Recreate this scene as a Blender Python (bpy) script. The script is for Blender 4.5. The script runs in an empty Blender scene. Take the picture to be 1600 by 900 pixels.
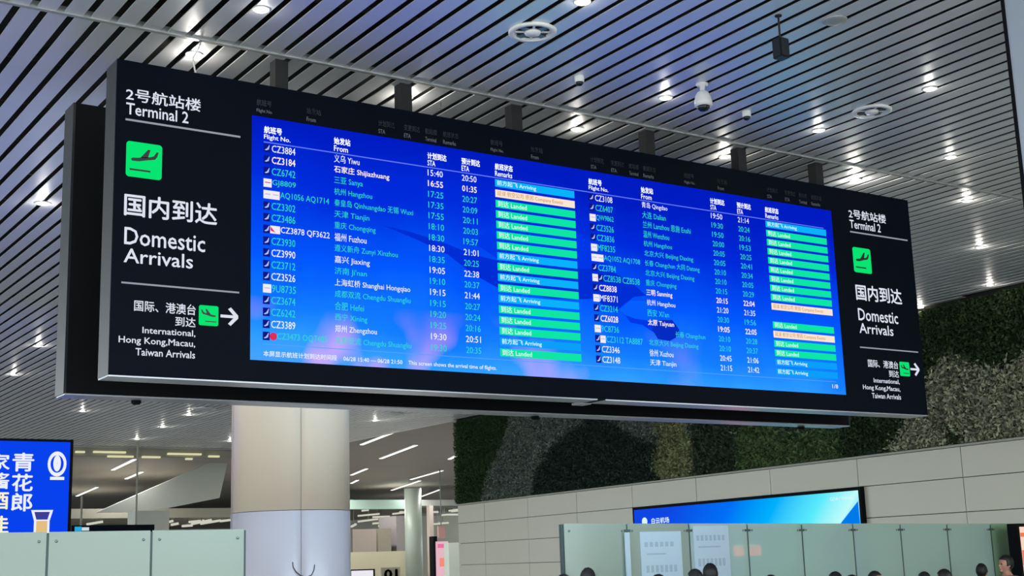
import bpy, bmesh, math, random
import numpy as np
from mathutils import Vector, Matrix

random.seed(7)
rng = np.random.default_rng(7)
sc = bpy.context.scene
COL = sc.collection

# ------------------------------------------------------------------ camera
F, CZ = 2094.9, 1.85
_pi, _ro, _ya = .201757, .0327781, .5928
def _camv(v):
    x, y, z = v
    r = x*math.cos(_ya)-y*math.sin(_ya); fw = x*math.sin(_ya)+y*math.cos(_ya); u = z
    fw2 = fw*math.cos(_pi)+u*math.sin(_pi); u2 = -fw*math.sin(_pi)+u*math.cos(_pi)
    return [r*math.cos(_ro)-u2*math.sin(_ro), -(r*math.sin(_ro)+u2*math.cos(_ro)), fw2]
MC = np.array([_camv(e) for e in ((1,0,0),(0,1,0),(0,0,1))]).T
cam_d = bpy.data.cameras.new('camera')
cam_d.lens = F/1600*36; cam_d.sensor_width = 36; cam_d.clip_end = 400
cam = bpy.data.objects.new('camera', cam_d); COL.objects.link(cam)
_R = Matrix((MC[0], -MC[1], -MC[2])).transposed()
cam.matrix_world = Matrix.Translation((0, 0, CZ)) @ _R.to_4x4()
sc.camera = cam

def ray(x, y): return MC.T @ np.array([x-800, y-450, F])
def at(x, y, Y):                     # the place at depth line Y that a look at the photo measures
    d = ray(x, y); p = d*(Y/d[1]); return float(p[0]), float(p[1]), float(p[2]+CZ)
def atz(x, y, z):
    d = ray(x, y); p = d*((z-CZ)/d[2]); return float(p[0]), float(p[1]), float(z)

# ------------------------------------------------------------------ world, exposure
w = bpy.data.worlds.new('hall_ambient'); sc.world = w; w.use_nodes = True
bg = w.node_tree.nodes['Background']
bg.inputs[0].default_value = (0.87, 0.95, 0.97, 1); bg.inputs[1].default_value = 4.3
sc.view_settings.view_transform = 'Standard'
sc.view_settings.look = 'None'
sc.view_settings.exposure = 0.0
sc.view_settings.gamma = 1.0
sc.view_settings.use_curve_mapping = False

# ------------------------------------------------------------------ materials
def lin(c):
    return tuple(((v/255)/12.92 if v/255 <= .04045 else ((v/255+.055)/1.055)**2.4) for v in c)
def mat(name, rgb, rough=.6, metal=0., var=.0, scale=6., bump=0., alpha=1., trans=0.):
    m = bpy.data.materials.new(name); m.use_nodes = True
    nt = m.node_tree; b = nt.nodes['Principled BSDF']
    c = lin(rgb)
    b.inputs['Roughness'].default_value = rough; b.inputs['Metallic'].default_value = metal
    tc = nt.nodes.new('ShaderNodeTexCoord'); nz = nt.nodes.new('ShaderNodeTexNoise')
    nz.inputs['Scale'].default_value = scale; nz.inputs['Detail'].default_value = 4
    nt.links.new(tc.outputs['Object'], nz.inputs['Vector'])
    mx = nt.nodes.new('ShaderNodeMix'); mx.data_type = 'RGBA'
    lo = [max(0, v*(1-var)) for v in c]; hi = [min(1, v*(1+var)) for v in c]
    mx.inputs[6].default_value = (*lo, 1); mx.inputs[7].default_value = (*hi, 1)
    nt.links.new(nz.outputs['Fac'], mx.inputs[0]); nt.links.new(mx.outputs[2], b.inputs['Base Color'])
    if bump:
        bp = nt.nodes.new('ShaderNodeBump'); bp.inputs['Strength'].default_value = bump
        nt.links.new(nz.outputs['Fac'], bp.inputs['Height']); nt.links.new(bp.outputs[0], b.inputs['Normal'])
    if alpha < 1: b.inputs['Alpha'].default_value = alpha
    if trans: b.inputs['Transmission Weight'].default_value = trans
    return m
def emit(name, rgb, s=1.):
    m = bpy.data.materials.new(name); m.use_nodes = True; nt = m.node_tree
    nt.nodes.clear(); o = nt.nodes.new('ShaderNodeOutputMaterial'); e = nt.nodes.new('ShaderNodeEmission')
    e.inputs[0].default_value = (*lin(rgb), 1); e.inputs[1].default_value = s
    nt.links.new(e.outputs[0], o.inputs[0]); return m

M = {}
M['slat'] = mat('powder_coated_slat', (216, 219, 224), .43, .6, .05, 1.5)
M['plenum'] = mat('dark_plenum', (14, 15, 16), .9, 0, .3, 3)
M['carrier'] = mat('plenum_steel', (44, 44, 40), .6, .3, .2, 4)
M['trim'] = mat('grey_trim', (150, 152, 152), .4, .2, .05)
M['black'] = mat('black_cabinet', (3, 8, 20), .55, 0, .10, 3)
M['black'].node_tree.nodes['Principled BSDF'].inputs['Specular IOR Level'].default_value = .05
M['blackgap'] = mat('matt_black', (6, 8, 12), .8, 0, .2, 3)
M['blackgap'].node_tree.nodes['Principled BSDF'].inputs['Specular IOR Level'].default_value = .15
M['side'] = mat('dark_grey_edge', (20, 22, 30), .42, .2, .06, 3)
M['bottom'] = mat('brushed_bottom_edge', (165, 168, 176), .32, .5, .05, 5)
M['post'] = mat('dark_post', (8, 9, 13), .7, .0, .1)
M['white'] = mat('white_metal', (214, 214, 212), .4, 0, .04)
M['glassdark'] = mat('dark_dome', (8, 8, 10), .1, 0, .1)
M['clad'] = mat('beige_cladding', (186, 182, 164), .32, 0, .05, .7)
M['wallback'] = mat('wall_joint', (96, 96, 88), .8, 0, .1)
M['ledge'] = mat('ledge_metal', (150, 150, 138), .5, .2, .1)
M['soil'] = mat('planting_felt', (14, 17, 12), 1, 0, .3, 5)
M['colup'] = mat('column_beige', (196, 180, 160), .32, 0, .03, .6)
M['collo'] = mat('column_lilac', (160, 157, 164), .3, 0, .03, .6)
M['colside'] = mat('column_grey', (150, 158, 170), .3, 0, .05, .8)
M['floor'] = mat('polished_floor', (140, 138, 134), .22, 0, .08, .8)
M['farceil'] = mat('far_ceiling', (148, 144, 140), .6, 0, .05, .4)
M['bulk'] = mat('bulkhead_paint', (176, 180, 172), .6, 0, .04, .4)
M['far'] = mat('far_wall', (140, 138, 124), .7, 0, .15, .4)
M['pinkish'] = mat('far_booth', (136, 126, 118), .7, 0, .15, .6)
M['cream'] = mat('cream_wall', (190, 184, 158), .6, 0, .05, .5)
M['greencol'] = mat('green_grey_column', (146, 158, 146), .4, 0, .05, .6)
M['joint'] = mat('glass_joint', (62, 80, 78), .5, .2, .1)
M['steel'] = mat('steel_fitting', (120, 128, 126), .3, .8, .1)
M['paper'] = mat('poster_paper', (170, 190, 204), .6, 0, .03)
M['ink'] = mat('poster_ink', (148, 168, 182), .6, 0, .03)
M['skin'] = mat('skin', (176, 128, 108), .5, 0, .06, 8)
M['hair'] = mat('black_hair', (14, 13, 14), .55, 0, .4, 60, .3)
M['cable'] = mat('cable_black', (50, 50, 56), .6)
def glass_mat(name, rgb, tr):
    m = bpy.data.materials.new(name); m.use_nodes = True; nt = m.node_tree; nt.nodes.clear()
    o = nt.nodes.new('ShaderNodeOutputMaterial'); b = nt.nodes.new('ShaderNodeBsdfPrincipled')
    t = nt.nodes.new('ShaderNodeBsdfTransparent'); mx = nt.nodes.new('ShaderNodeMixShader')
    nz = nt.nodes.new('ShaderNodeTexNoise'); nz.inputs['Scale'].default_value = .6
    mc = nt.nodes.new('ShaderNodeMix'); mc.data_type = 'RGBA'
    c = lin(rgb); mc.inputs[6].default_value = (*[v*.94 for v in c], 1); mc.inputs[7].default_value = (*[v*1.06 for v in c], 1)
    nt.links.new(nz.outputs['Fac'], mc.inputs[0]); nt.links.new(mc.outputs[2], b.inputs['Base Color'])
    b.inputs['Roughness'].default_value = .12
    t.inputs[0].default_value = (.72, .9, .82, 1)
    mx.inputs[0].default_value = tr
    nt.links.new(b.outputs[0], mx.inputs[1]); nt.links.new(t.outputs[0], mx.inputs[2]); nt.links.new(mx.outputs[0], o.inputs[0])
    return m
M['frost'] = glass_mat('frosted_green_glass', (138, 154, 142), .08)
M['clear'] = glass_mat('green_tinted_glass', (166, 190, 180), .22)
M['clearg'] = glass_mat('greener_tinted_glass', (150, 182, 144), .2)
E_WHITE = emit('lamp_white', (255, 244, 232), 3)
E_STRIP = emit('lamp_strip', (250, 250, 244), 1.5)
E_DIM = emit('lamp_dim', (214, 214, 196), .9)
E_YEL = emit('reflection_yellow', (225, 222, 178), .9)  # glow for the reflections added at the ceiling edge

# ------------------------------------------------------------------ mesh helpers
class MB:
    def __init__(s): s.v = []; s.f = []
    def box(s, x0, x1, y0, y1, z0, z1, bev=0):
        n = len(s.v)
        s.v += [(x0,y0,z0),(x1,y0,z0),(x1,y1,z0),(x0,y1,z0),(x0,y0,z1),(x1,y0,z1),(x1,y1,z1),(x0,y1,z1)]
        s.f += [tuple(n+i for i in q) for q in ((0,3,2,1),(4,5,6,7),(0,1,5,4),(1,2,6,5),(2,3,7,6),(3,0,4,7))]
        return s
    def hexa(s, p8):
        n = len(s.v); s.v += [tuple(p) for p in p8]
        s.f += [tuple(n+i for i in q) for q in ((0,3,2,1),(4,5,6,7),(0,1,5,4),(1,2,6,5),(2,3,7,6),(3,0,4,7))]
        return s
    def bar(s, a, b, wd, h):         # box bar from a to b, width wd (sideways) and height h
        a = Vector(a); b = Vector(b); d = (b-a).normalized()
        up = Vector((0,0,1)) if abs(d.z) < .9 else Vector((0,1,0))
        sd = d.cross(up).normalized(); u = sd.cross(d)
        p = [a-sd*wd/2-u*h/2, b-sd*wd/2-u*h/2, b+sd*wd/2-u*h/2, a+sd*wd/2-u*h/2]
        return s.hexa(p+[q+u*h for q in p])
    def lathe(s, c, prof, n=20, axis='z'):
        k = len(s.v); c = Vector(c)
        for (r, h) in prof:
            for i in range(n):
                t = 2*math.pi*i/n
                if axis == 'z': p = (r*math.cos(t), r*math.sin(t), h)
                elif axis == 'y': p = (r*math.cos(t), h, r*math.sin(t))
                else: p = (h, r*math.cos(t), r*math.sin(t))
                s.v.append(tuple(c+Vector(p)))
        for j in range(len(prof)-1):
            for i in range(n):
                a = k+j*n+i; b = k+j*n+(i+1) % n
                s.f.append((a, b, b+n, a+n))
        s.f.append(tuple(k+i for i in range(n))[::-1]); s.f.append(tuple(k+(len(prof)-1)*n+i for i in range(n)))
        return s
    def tube(s, pts, r, n=8):
        k = len(s.v)
        pts = [Vector(p) for p in pts]
        for i, p in enumerate(pts):
            d = (pts[min(i+1, len(pts)-1)]-pts[max(i-1, 0)]).normalized()
            a = d.orthogonal().normalized() if i == 0 else (a-d*a.dot(d)).normalized()
            b = d.cross(a)
            for j in range(n):
                t = 2*math.pi*j/n; s.v.append(tuple(p+a*r*math.cos(t)+b*r*math.sin(t)))
        for i in range(len(pts)-1):
            for j in range(n):
                q = k+i*n+j; e = k+i*n+(j+1) % n; s.f.append((q, e, e+n, q+n))
        s.f.append(tuple(k+j for j in range(n))[::-1]); s.f.append(tuple(k+(len(pts)-1)*n+j for j in range(n)))
        return s
    def polyY(s, pts, y, t):         # polygon in an XZ plane facing -Y, thickness t
        k = len(s.v); n = len(pts)
        ar = sum(pts[i][0]*pts[(i+1)%n][1]-pts[(i+1)%n][0]*pts[i][1] for i in range(n))
        if ar < 0: pts = pts[::-1]
        s.v += [(p[0], y-t, p[1]) for p in pts]+[(p[0], y, p[1]) for p in pts]
        s.f.append(tuple(k+i for i in range(n))); s.f.append(tuple(k+n+i for i in range(n))[::-1])
        for i in range(n): j = (i+1) % n; s.f.append((k+i, k+n+i, k+n+j, k+j))
        return s
    def mesh(s, name, m, off=(0,0,0), smooth=False):
        me = bpy.data.meshes.new(name)
        me.from_pydata([(v[0]-off[0], v[1]-off[1], v[2]-off[2]) for v in s.v], [], s.f)
        me.materials.append(m)
        if smooth: me.polygons.foreach_set('use_smooth', [True]*len(me.polygons))
        me.update(); return me

def tag(o, label=None, cat=None, group=None, kind=None):
    if label: o['label'] = label
    if cat: o['category'] = cat
    if group: o['group'] = group
    if kind: o['kind'] = kind
    return o
def root(name, loc, label=None, cat=None, group=None, kind=None):
    o = bpy.data.objects.new(name, None); o.empty_display_size = .2; o.location = loc; COL.objects.link(o)
    return tag(o, label, cat, group, kind)
def origin(o):
    v = Vector((0,0,0))
    while o is not None: v += o.location; o = o.parent
    return v
def put(name, mb, m, parent=None, smooth=False, bevel=0, loc=None):
    """mb holds world coordinates; the object hangs from its parent"""
    off = origin(parent) if parent else Vector(loc or (0,0,0))
    me = mb.mesh(name, m, off, smooth)
    o = bpy.data.objects.new(name, me); COL.objects.link(o)
    if parent: o.parent = parent
    else: o.location = off
    if bevel:
        bm_ = bmesh.new(); bm_.from_mesh(me)
        bmesh.ops.bevel(bm_, geom=bm_.edges[:], offset=bevel, segments=2, affect='EDGES', clamp_overlap=True)
        bm_.to_mesh(me); bm_.free()
    return o
def ref(name, me, parent, loc):      # another piece sharing mesh data, loc in world
    o = bpy.data.objects.new(name, me); COL.objects.link(o); o.parent = parent
    o.location = Vector(loc)-origin(parent); return o
def copy_tree(o, parent=None):
    c = o.copy(); COL.objects.link(c)
    if parent is not None: c.parent = parent
    for ch in list(o.children): copy_tree(ch, c)
    return c

# ------------------------------------------------------------------ lettering
_tc = {}
def text_pts(s, bold=0.):
    k = (s, bold)
    if k not in _tc:
        cu = bpy.data.curves.new('t', 'FONT'); cu.body = s; cu.size = 1; cu.resolution_u = 2
        cu.fill_mode = 'BOTH'
        ob = bpy.data.objects.new('t', cu); COL.objects.link(ob)
        dg = bpy.context.evaluated_depsgraph_get(); dg.update()
        me = bpy.data.meshes.new_from_object(ob.evaluated_get(dg), depsgraph=dg)
        v = np.array([x.co[:] for x in me.vertices]) if len(me.vertices) else np.zeros((1, 3))
        f = [tuple(p.vertices) for p in me.polygons]
        if bold > .001:
            n0 = len(v); sh = [(-bold, 0), (bold, 0), (0, bold), (0, -bold)] if bold > .006 else [(-bold, 0), (bold, 0)]
            f = [tuple(i+n0*j for i in q) for j in range(len(sh)) for q in f]
            v = np.concatenate([v+np.array([a_, b_, 0]) for a_, b_ in sh])
        bpy.data.objects.remove(ob); bpy.data.meshes.remove(me)
        _tc[k] = (v, f)
    return _tc[k]
def letter(s, x0, x1, z0, z1, y, m, parent, bold=0., name='lettering', facing=-1):
    """lettering fitted between x0..x1 and z0..z1 on a plane facing -Y (or +Y)"""
    v, f = text_pts(s, bold); a = v.min(0); b = v.max(0)
    X = x0+(v[:,0]-a[0])/max(b[0]-a[0], 1e-6)*(x1-x0); Z = z0+(v[:,1]-a[1])/max(b[1]-a[1], 1e-6)*(z1-z0)
    mb = MB(); mb.v = [(float(p), y, float(q)) for p, q in zip(X, Z)]; mb.f = f
    return put(name, mb, m, parent)

# ================================================================== THE SETTING
ZC = 6.34
YS = 10.458
floor = put('floor', MB().box(-25, 75, -12, 115, -.2, 0), M['floor']); tag(floor, kind='structure')

# right wall line: through P0 with direction WD; u runs along it, z up
P0 = Vector((20.3, 14.09, 0)); WD = Vector((math.sin(math.radians(5.233)), math.cos(math.radians(5.233)), 0)); WN = Vector((-WD.y, WD.x, 0))
def wp(u, out, z): return P0+WD*u+WN*out+Vector((0,0,z))
def wall_x(Y): return P0.x+(Y-P0.y)*math.tan(math.radians(5.233))
def wbox(mb, u0, u1, o0, o1, z0, z1):
    return mb.hexa([wp(u0,o0,z0), wp(u1,o0,z0), wp(u1,o1,z0), wp(u0,o1,z0), wp(u0,o0,z1), wp(u1,o0,z1), wp(u1,o1,z1), wp(u0,o1,z1)])

# ---- slatted ceiling
ceil = put('ceiling', MB().box(-4, 24, 1.5, 47.6, ZC+.62, ZC+.75), M['plenum']); tag(ceil, kind='structure')
PITCH, SW, ST = .2149, .152, .010
def slat_mesh(y0, y1): return MB().box(0, SW, 0, y1-y0, 0, ST).mesh('slat', M['slat'])
mf = slat_mesh(1.5, YS-.02)
k0 = -60
for k in range(k0, 75):
    x = 4.41+.05+k*PITCH
    if x < -4 or x > 19.0: continue
    ref('slat', mf, ceil, (x, 1.5, ZC))
mbk = slat_mesh(YS+.02, 47.4)
for k in range(-56, 86):
    x = 4.41+.05+.107+k*PITCH
    if x < -4 or x > 22.3: continue
    Yw = P0.y+(x+SW-P0.x)/math.tan(math.radians(5.233))+.15
    if Yw > 46.5: continue
    if Yw <= YS+.02: ref('slat', mbk, ceil, (x, YS+.02, ZC))
    else: ref('slat', slat_mesh(Yw, 47.4), ceil, (x, Yw, ZC))
put('seam_trim', MB().box(-4, wall_x(YS)-.1, YS-.022, YS+.022, ZC-.012, ZC+.05), M['trim'], ceil)
put('edge_trim', MB().box(-4, 22.4, 47.4, 47.6, ZC-.06, ZC+.62), M['trim'], ceil)
put('plenum_light_stop', MB().box(-4.05, -4.0, 1.5, 47.6, ZC-.02, ZC+.75), M['trim'], ceil)  # unseen closing boxes, added to keep stray light out of the plenum
put('plenum_light_stop', MB().box(-4.05, 19.2, 1.44, 1.5, ZC-.02, ZC+.75), M['trim'], ceil)
cme = MB().box(-4, 19.0, -.02, .02, 0, .05).mesh('carrier', M['carrier'])
for y in np.arange(2.2, 47, 1.2):
    ref('carrier', cme, ceil, (0, y, ZC+.07))
# service trays seen through the gaps just behind the seam
put('service_duct', MB().box(-2, 13.5, 10.75, 11.6, ZC+.14, ZC+.34), M['carrier'], ceil)
put('service_duct', MB().box(-4, 2.6, 12.4, 13.4, ZC+.16, ZC+.36), M['carrier'], ceil)

# ---- right wall: cladding below, planting above
WU0, WU1 = -13.0, 22.68
wallr = put('wall_right', wbox(MB(), WU0, WU1, -.9, -.06, 0, ZC+.62), M['wallback']); tag(wallr, kind='structure')
rows = [(0, .58), (.58, 1.2), (1.2, 1.82), (1.82, 2.48), (2.48, 3.10), (3.10, 3.66)]
us = [1.83+2.72*i for i in range(-6, 8)]
us = [WU0]+[u for u in us if WU0 < u < WU1-.5]+[WU1]
for r, (a, b) in enumerate(rows):
    for i in range(len(us)-1):
        o = put('cladding_panel', wbox(MB(), us[i]+.008, us[i+1]-.008, -.06, random.uniform(-.002, .002), a+.008, b-.008), M['clad'], wallr)
put('ledge', wbox(MB(), WU0, WU1, -.06, .05, 3.66, 3.70), M['ledge'], wallr)
put('planting_felt', wbox(MB(), WU0, WU1, -.06, -.02, 3.70, ZC+.05), M['soil'], wallr)
wend = put('wall_end', MB().box(23.1, 60, 36.3, 36.6, 0, ZC+.6), M['clad']); tag(wend, kind='structure')

# ---- foliage: which planting grows where on the wall
b1 = np.array([(4.0-.2, 20.83), (4.23, 20.59), (4.86, 20.0), (5.28, 19.36), (6.0, 18.91), (6.6, 18.6)])
mt = np.array([(11.2, 3.6), (11.35, 4.64), (12.23, 4.79), (13.37, 5.35), (14.3, 5.62), (15.3, 5.3), (16.36, 5.01), (17.3, 4.46), (17.75, 3.6)])
def species(u, z):
    ub = np.interp(z, b1[:,0], b1[:,1])
    top = np.interp(u, mt[:,0], mt[:,1], left=0, right=0)
    s = np.full(u.shape, 1)                                      # grey leaves
    s[u > ub] = 0                                                # green grass at far end
    s[(z < top)] = 2                                             # dark mound
    s[(u < 11.35+.2*np.sin(z*5)) & (u > 9.95+.25*np.sin(z*4)+.15*np.sin(z*11)) & (z < 5.1)] = 3                   # pale yellow shrub
    s[(u < 9.9)] = 4
    w_ = z+.22*np.sin(u*2.3)
    s[(u < 8.2) & (w_ < 4.55)] = 5
    s[(u <= 4.9)] = 6
    s[(u < 2.0+.35*np.sin(z*3)) & (w_ < 5.15)] = 7
    s[(u >= 2.0) & (u < 4.1) & (w_ < 5.1-(u-2.0)*.75)] = 7
    return s
N = 260000
uu = WU0+2+(WU1-.03-WU0-2)*rng.random(N)**.85; zz = 3.70+(ZC-.05-3.72)*rng.random(N)
sp = species(uu+rng.normal(size=N)*.09, zz+rng.normal(size=N)*.07)
SPEC = [('grass_planting', 'mown dark green grassy planting on the far end of the wall', (52, 80, 36), .3, .045, .11),
        ('grey_leaf_planting', 'grey green leafy planting curving between two dark green patches', (118, 128, 116), .55, .07, .10),
        ('fern_mound_planting', 'blackish green mound of planting at the middle of the wall', (46, 64, 54), .4, .06, .13),
        ('yellow_shrub_planting', 'pale yellow green shrub patch right of the dark mound', (146, 150, 104), .5, .08, .12),
        ('dark_ivy_planting', 'very dark ivy patch right of the yellow shrub', (64, 76, 58), .5, .08, .12),
        ('ivy_planting', 'mid green ivy along the ledge above the blue wall screen', (92, 116, 70), .6, .09, .12),
        ('green_top_planting', 'dark green planting under the ceiling at the right', (52, 72, 40), .5, .065, .12),
        ('variegated_planting', 'grey beige variegated leaves above the ledge at the right edge', (162, 162, 134), .75, .072, .13)]
def leaf_mat(name, rgb, var):
    m = bpy.data.materials.new(name); m.use_nodes = True; nt = m.node_tree; b = nt.nodes['Principled BSDF']
    g = nt.nodes.new('ShaderNodeNewGeometry'); r = nt.nodes.new('ShaderNodeValToRGB')
    c = np.array(lin(rgb))*.62; r.color_ramp.elements[0].color = (*(c*(1-var)), 1); r.color_ramp.elements[1].color = (*(c*(1+var*1.6)), 1)
    nt.links.new(g.outputs['Random Per Island'], r.inputs[0]); nt.links.new(r.outputs[0], b.inputs['Base Color'])
    b.inputs['Roughness'].default_value = .7; b.inputs['Specular IOR Level'].default_value = .25
    return m
for k, (nm, lab, rgb, var, size, puff) in enumerate(SPEC):
    ix = np.where(sp == k)[0]
    if not len(ix): continue
    u = uu[ix]; z = zz[ix]; n = len(ix)
    depth = .02+puff*rng.random(n)
    c = np.array(P0)[None]+np.outer(u, WD)+np.outer(depth, WN)+np.outer(z, (0,0,1))
    a = rng.normal(size=(n,3)); a += np.array(WN)*1.2*rng.random((n,1)); a /= np.linalg.norm(a, axis=1)[:,None]
    size = size*.66; t = rng.normal(size=(n,3)); b_ = np.cross(a, t); b_ /= np.linalg.norm(b_, axis=1)[:,None]
    L = size*(.6+.8*rng.random((n,1))); Wd = L*.42
    P = np.stack([c-a*L, c+b_*Wd, c+a*L, c-b_*Wd], 1)
    zmin = P[:,:,2].min(1); P[:,:,2] += np.maximum(0, 3.705-zmin)[:,None]
    zmax = P[:,:,2].max(1); P[:,:,2] -= np.maximum(0, zmax-(ZC-.01))[:,None]
    me = bpy.data.meshes.new(nm); me.vertices.add(n*4); me.vertices.foreach_set('co', P.reshape(-1))
    me.loops.add(n*4); me.loops.foreach_set('vertex_index', np.arange(n*4)); me.polygons.add(n)
    me.polygons.foreach_set('loop_start', np.arange(n)*4); me.update(calc_edges=True); me.validate()
    me.materials.append(leaf_mat(nm, rgb, var))
    o = bpy.data.objects.new(nm, me); COL.objects.link(o); tag(o, lab, 'planting', kind='stuff')

# ---- round column left of centre
CX, CY, CR = 7.08, 15.6, .735
colr = root('round_column', (CX, CY, 0), 'round clad column, beige above and lilac grey below, rising behind the board', 'column')
zj = at(455, 798, CY-.5)[2]
seam_dir = math.atan2(-1, -.30)
def shell(a0, a1, z0, z1, r, m):
    mb = MB(); n = 10
    pts = [a0+(a1-a0)*i/n for i in range(n+1)]
    for rr in (r, r-.03):
        for z in (z0, z1):
            for t in pts: mb.v.append((CX+rr*math.cos(t), CY+rr*math.sin(t), z))
    q = n+1
    for i in range(n):
        mb.f.append((i, i+1, q+i+1, q+i)); mb.f.append((2*q+i+1, 2*q+i, 3*q+i, 3*q+i+1))
        mb.f.append((i+1, i, 2*q+i, 2*q+i+1)); mb.f.append((q+i, q+i+1, 3*q+i+1, 3*q+i))
    mb.f.append((0, q, 3*q, 2*q)); mb.f.append((n, 2*q+n, 3*q+n, q+n))
    o = put('cladding_panel', mb, m, colr)
    return o
sa = seam_dir+.03
for i in range(4):
    a0 = sa+i*math.pi/2+.004; a1 = sa+(i+1)*math.pi/2-.004
    for o in (shell(a0, a1, .1, zj-.004, CR, M['collo']), shell(a0, a1, zj+.004, ZC, CR-.004, M['colup'])):
        o.data.polygons.foreach_set('use_smooth', [True]*len(o.data.polygons))
put('core', MB().lathe((CX, CY, 0), [(CR-.04, 0), (CR-.04, ZC+.1)], 32), M['wallback'], colr)
pts = [Vector(at(x, y, CY-.82)) for x, y in ((458,878),(459,886),(464,893),(472,899),(482,902),(491,898),(495,890),(496,882))]
cab = []
for p in pts:
    d = Vector((p.x-CX, p.y-CY, 0)).normalized(); cab.append((CX+d.x*(CR+.004), CY+d.y*(CR+.004), p.z))
put('cable', MB().tube(cab, .006), M['cable'], colr, True)

# ---- square column at the right edge of the view
sq = root('square_column', (10.1, 5.6, 0), 'grey blue clad square column cut off by the right edge', 'column')
put('shaft', MB().box(9.345, 10.9, 4.9, 6.4, 0, ZC), M['colside'], sq)
put('corner_strip', MB().box(9.330, 9.352, 6.38, 6.407, 0, ZC), M['blackgap'], sq)

# ================================================================== DOWNLIGHTS
def downlight(x, y, label, r=.055, p=5., near=True):
    t = root('downlight', (x, y, ZC), label, 'ceiling light', 'downlights in the slatted ceiling')
    put('rim', MB().lathe((x, y, ZC), [(r*1.05, .0), (r*1.35, -.004), (r*1.35, -.010), (r*1.0, -.010), (r*.95, .0)], 18), M['white'], t, True)
    put('lens', MB().lathe((x, y, ZC), [(r, -.011), (r, -.016), (r*.6, -.020)], 18), E_WHITE, t, True)
    if p:
        ld = bpy.data.lights.new('lamp_glow', 'POINT'); ld.energy = p; ld.color = (1, .93, .82); ld.shadow_soft_size = .015
        lo = bpy.data.objects.new('lamp_glow', ld); COL.objects.link(lo); lo.parent = t; lo.location = (0, 0, -.07)
    return t
DL = [((408,14),'top row, left of the first diffuser',1.0),((910,2),'top row, second from the left',1.0),((1040,152),'left of the large dome camera',1.0),
 ((1279,203),'right of the small dome camera, above the board',1.0),((1453,138),'right of the round diffuser at the right',1.0),((1485,245),'below it, second in the right column of lamps',1.0),
 ((303,84),'just above the left end of the board, warm halo',2.6),((902,201),'just above the board between two posts, middle',1.6),((1133,244),'beside the fifth post of the board',1.8),
 ((1337,281),'just above the right end of the board, warm halo',3.),((1511,313),'right of the board, level with its top corner',1.6),((1531,386),'right of the board at mid height',1.6),
 ((1547,445),'right of the board near the planted wall',1.6),((1438,480),'touching the right edge of the board by the planting',1.6)]
for (p, s, pw) in DL:
    q = atz(*p, ZC); downlight(q[0], q[1], 'small round white downlight %s' % s, p=1.5*pw*pw)
q = atz(645, 152, ZC); downlight(6.15, 10.88, 'small round white downlight hidden behind the second post of the board, warm halo', p=11)
for (p, s) in [((67,317),'bright left bays beside the board edge'),((129,642),'below the left corner of the board'),((295,648),'below the board left of the column'),((254,667),'below the board, third from the column'),
  ((214,686),'lowest one left of the column'),((359,689),'at the left edge of the column'),((586,657),'right of the column just under the board'),((22,585),'left of the board above the blue sign'),((60,540),'left of the board lower bay')]:
    q = atz(*p, ZC); downlight(q[0], q[1], 'small round white downlight, %s' % s, r=.075, p=6)

# ================================================================== CEILING FITTINGS
def diffuser(px, r, label):
    x, y, z = atz(*px, ZC)
    t = root('air_diffuser', (x, y, ZC), label, 'air vent')
    put('ring', MB().lathe((x,y,ZC), [(r*.93, .01), (r, 0), (r*1.0, -.018), (r*.80, -.022), (r*.74, 0), (r*.72, .02)], 36), M['white'], t, True)
    put('throat', MB().lathe((x,y,ZC), [(r*.7, .0), (r*.7, .004)], 28), M['plenum'], t)
    put('nozzle', MB().lathe((x,y,ZC), [(r*.34, .0), (r*.36, -.01), (r*.30, -.03)], 20), M['white'], t, True)
    for i in range(8):
        a = i*math.pi/4+.3
        put('vane', MB().bar((x+r*.36*math.cos(a), y+r*.36*math.sin(a), ZC-.006), (x+r*.74*math.cos(a), y+r*.74*math.sin(a), ZC-.006), .02 if i % 2 else .06, .012), M['white'] if i % 2 else M['steel'], t)
diffuser((832, 49), .21, 'large round white air diffuser left of centre near the top')
diffuser((1362, 173), .205, 'large round white air diffuser at the right of the blue lit ceiling')
x, y, z = atz(1304, 31, ZC)
t = root('ceiling_speaker', (x, y, ZC), 'flat round pale grey ceiling speaker near the top right', 'speaker')
put('grille', MB().lathe((x,y,ZC), [(.105, 0), (.11, -.006), (.10, -.014), (.05, -.016)], 28), M['trim'], t, True)
for px, lab in (((318, 638), 'far round white air vent under the board left of the column'), ((613, 646), 'far round white air vent under the board right of the column')):
    x, y, z = atz(*px, ZC)
    o = put('air_diffuser', MB().lathe((x,y,ZC), [(.33, 0), (.34, -.02), (.28, -.035), (.1, -.035)], 24), M['white'], None, True, loc=(x,y,ZC)); tag(o, lab, 'air vent')

def dome(px, s, label, big=False):
    x, y, z = atz(*px, ZC)
    t = root('dome_camera', (x, y, ZC), label, 'security camera')
    if big:
        put('mount', MB().lathe((x,y,ZC), [(.06, 0), (.06, -.015), (.025, -.02), (.025, -.09)], 18), M['white'], t, True)
        put('housing', MB().lathe((x,y,ZC), [(.03, -.075), (.055, -.09), (.076, -.13), (.088, -.19), (.086, -.225), (.06, -.23)], 24), M['white'], t, True)
        put('lens_dome', MB().lathe((x,y,ZC), [(.062, -.225), (.058, -.25), (.04, -.272), (.01, -.282)], 20), M['glassdark'], t, True)
    else:
        put('housing', MB().lathe((x,y,ZC), [(.045, 0), (.048, -.01), (.046, -.055), (.040, -.062)], 20), M['white'], t, True)
        put('lens_dome', MB().lathe((x,y,ZC), [(.038, -.06), (.034, -.08), (.02, -.094), (.005, -.098)], 18), M['glassdark'], t, True)
dome((1097, 131), 1, 'large white pendant dome camera with a black lens above the board', True)
dome((905, 119), 1, 'small white dome camera left of the large one', False)
dome((1166, 174), 1, 'small white dome camera right of the large one', False)

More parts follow.
